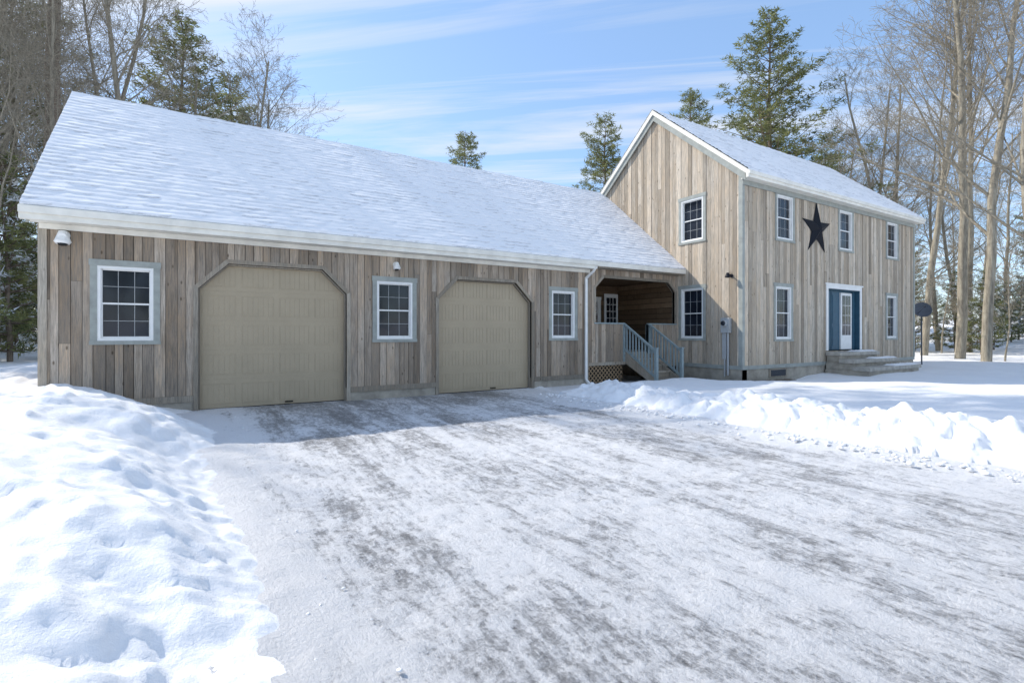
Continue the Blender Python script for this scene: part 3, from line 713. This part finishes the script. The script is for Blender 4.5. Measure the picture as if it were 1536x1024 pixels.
for (k,x,y,h) in ((0,-5.6,38.8,24),(1,-2.3,34.3,23),(2,1.2,36.9,21),(3,4.1,39.8,18.5),(0,-8.2,33,22),(3,-6.8,27,19),(2,-3.0,36.5,22),(1,.6,40.5,20),
                  (0,31.8,8.6,25),(1,34.5,10.4,24),(2,38.9,13.5,25),(3,30.6,6.4,22),(0,44.3,17.3,22),(1,46.6,20.5,21),(2,42,12.2,24),(3,50,19,22)):
    place(BARE[k],'bare_tree',x,y,h,20)
dt=empty('distant_trees'); rs=random.Random(3)
cnt=0
for i in range(1200):
    a=rs.uniform(0,2*math.pi); d=rs.uniform(42,105); x=d*math.cos(a); y=d*math.sin(a)
    deg=math.degrees(a)
    if 28<deg<90 and d<85: continue
    front=(deg<28 or deg>350) or (90<deg<125)
    if not front and rs.random()<.76: continue
    if rs.random()<.60: continue
    q=rs.random()
    low=28<=deg<=90; right=(deg<28 or deg>350)
    if q<(.60 if right else .40): place(BARE[rs.randrange(4)],'bare',x,y,rs.uniform(12,15) if low else rs.uniform(13,20),20,parent=dt)
    elif q<(.78 if right else .58): place(PINE[rs.randrange(3)],'pine',x,y,rs.uniform(10,13) if low else rs.uniform(12,19),22,parent=dt)
    else: place(HEM,'hemlock',x,y,rs.uniform(3,6) if right else rs.uniform(5,10),9,parent=dt)
    cnt+=1
for i in range(30):
    a=math.radians(rs.uniform(2,26)); d=rs.uniform(34,58)
    place(BARE[4],'sapling',d*math.cos(a),d*math.sin(a),rs.uniform(4,8),7,parent=dt)
for i in range(16):
    a=math.radians(rs.uniform(2,26)); d=rs.uniform(40,60)
    place(HEM,'hemlock',d*math.cos(a),d*math.sin(a),rs.uniform(2,5.5),9,parent=dt)
for i in range(40):
    a=math.radians(rs.uniform(98.5,116)); d=rs.uniform(26,60)
    if i%2: place(HEM,'hemlock',d*math.cos(a),d*math.sin(a),rs.uniform(4,10),9,parent=dt)
    else: place(BARE[i%4],'bare',d*math.cos(a),d*math.sin(a),rs.uniform(14,21),20,parent=dt)
print('distant',cnt)

# ================================================================ LIGHT / SKY / CAMERA
S=Vector((-.437,.628,.643)).normalized()
sl_=bpy.data.lights.new('sun','SUN'); sl_.energy=4.6; sl_.angle=math.radians(.53); sl_.color=(1,.94,.85)
so=bpy.data.objects.new('sun',sl_); COL.objects.link(so); so.rotation_euler=S.to_track_quat('Z','Y').to_euler(); so.location=(-20,30,40)
w=bpy.data.worlds.new('World'); scene.world=w; w.use_nodes=True; t=w.node_tree; N=t.nodes; L=t.links.new
bg=N['Background']; sky=N.new('ShaderNodeTexSky'); sky.sky_type='NISHITA'; sky.sun_disc=False; sky.sun_elevation=math.asin(S.z); sky.sun_rotation=math.atan2(S.x,S.y); sky.air_density=1.0; sky.dust_density=.4; sky.ozone_density=2.0
bg.inputs[1].default_value=.15
tc=N.new('ShaderNodeTexCoord'); sx=N.new('ShaderNodeSeparateXYZ'); L(tc.outputs['Generated'],sx.inputs[0])
mz=N.new('ShaderNodeMath'); mz.operation='MAXIMUM'; L(sx.outputs[2],mz.inputs[0]); mz.inputs[1].default_value=.06
dv=N.new('ShaderNodeVectorMath'); dv.operation='DIVIDE'; cb=N.new('ShaderNodeCombineXYZ'); [L(mz.outputs[0],cb.inputs[i]) for i in range(3)]
L(tc.outputs['Generated'],dv.inputs[0]); L(cb.outputs[0],dv.inputs[1])
mp=N.new('ShaderNodeMapping'); mp.vector_type='TEXTURE'; L(dv.outputs[0],mp.inputs[0]); mp.inputs['Rotation'].default_value=(0,0,math.radians(-40)); mp.inputs['Location'].default_value=(.6,.3,0); mp.inputs['Scale'].default_value=(3.0,.36,1)
nz=N.new('ShaderNodeTexNoise'); L(mp.outputs[0],nz.inputs[0]); nz.inputs['Scale'].default_value=.9; nz.inputs['Detail'].default_value=9; nz.inputs['Roughness'].default_value=.58; nz.inputs['Distortion'].default_value=.7
rp=N.new('ShaderNodeValToRGB'); L(nz.outputs[0],rp.inputs[0]); rp.color_ramp.elements[0].position=.47; rp.color_ramp.elements[1].position=.74; rp.color_ramp.elements[1].color=(.9,.9,.9,1)
ad=N.new('ShaderNodeMix'); ad.data_type='RGBA'; ad.blend_type='ADD'; ad.inputs[0].default_value=1; L(sky.outputs[0],ad.inputs[6]); ad.inputs[7].default_value=(1.0,1.65,2.75,1)
mx=N.new('ShaderNodeMix'); mx.data_type='RGBA'; L(rp.outputs[0],mx.inputs[0]); L(ad.outputs[2],mx.inputs[6]); mx.inputs[7].default_value=(6.3,6.35,6.45,1)
L(mx.outputs[2],bg.inputs[0])
cam=bpy.data.cameras.new('camera'); co=bpy.data.objects.new('camera',cam); COL.objects.link(co); scene.camera=co
cam.sensor_width=36; cam.lens=760/1536*36; cam.shift_y=-12/1536; cam.clip_end=2000; cam.clip_start=.05
co.location=(0,0,1.56); co.rotation_euler=(math.radians(90),0,math.radians(58.23-90))
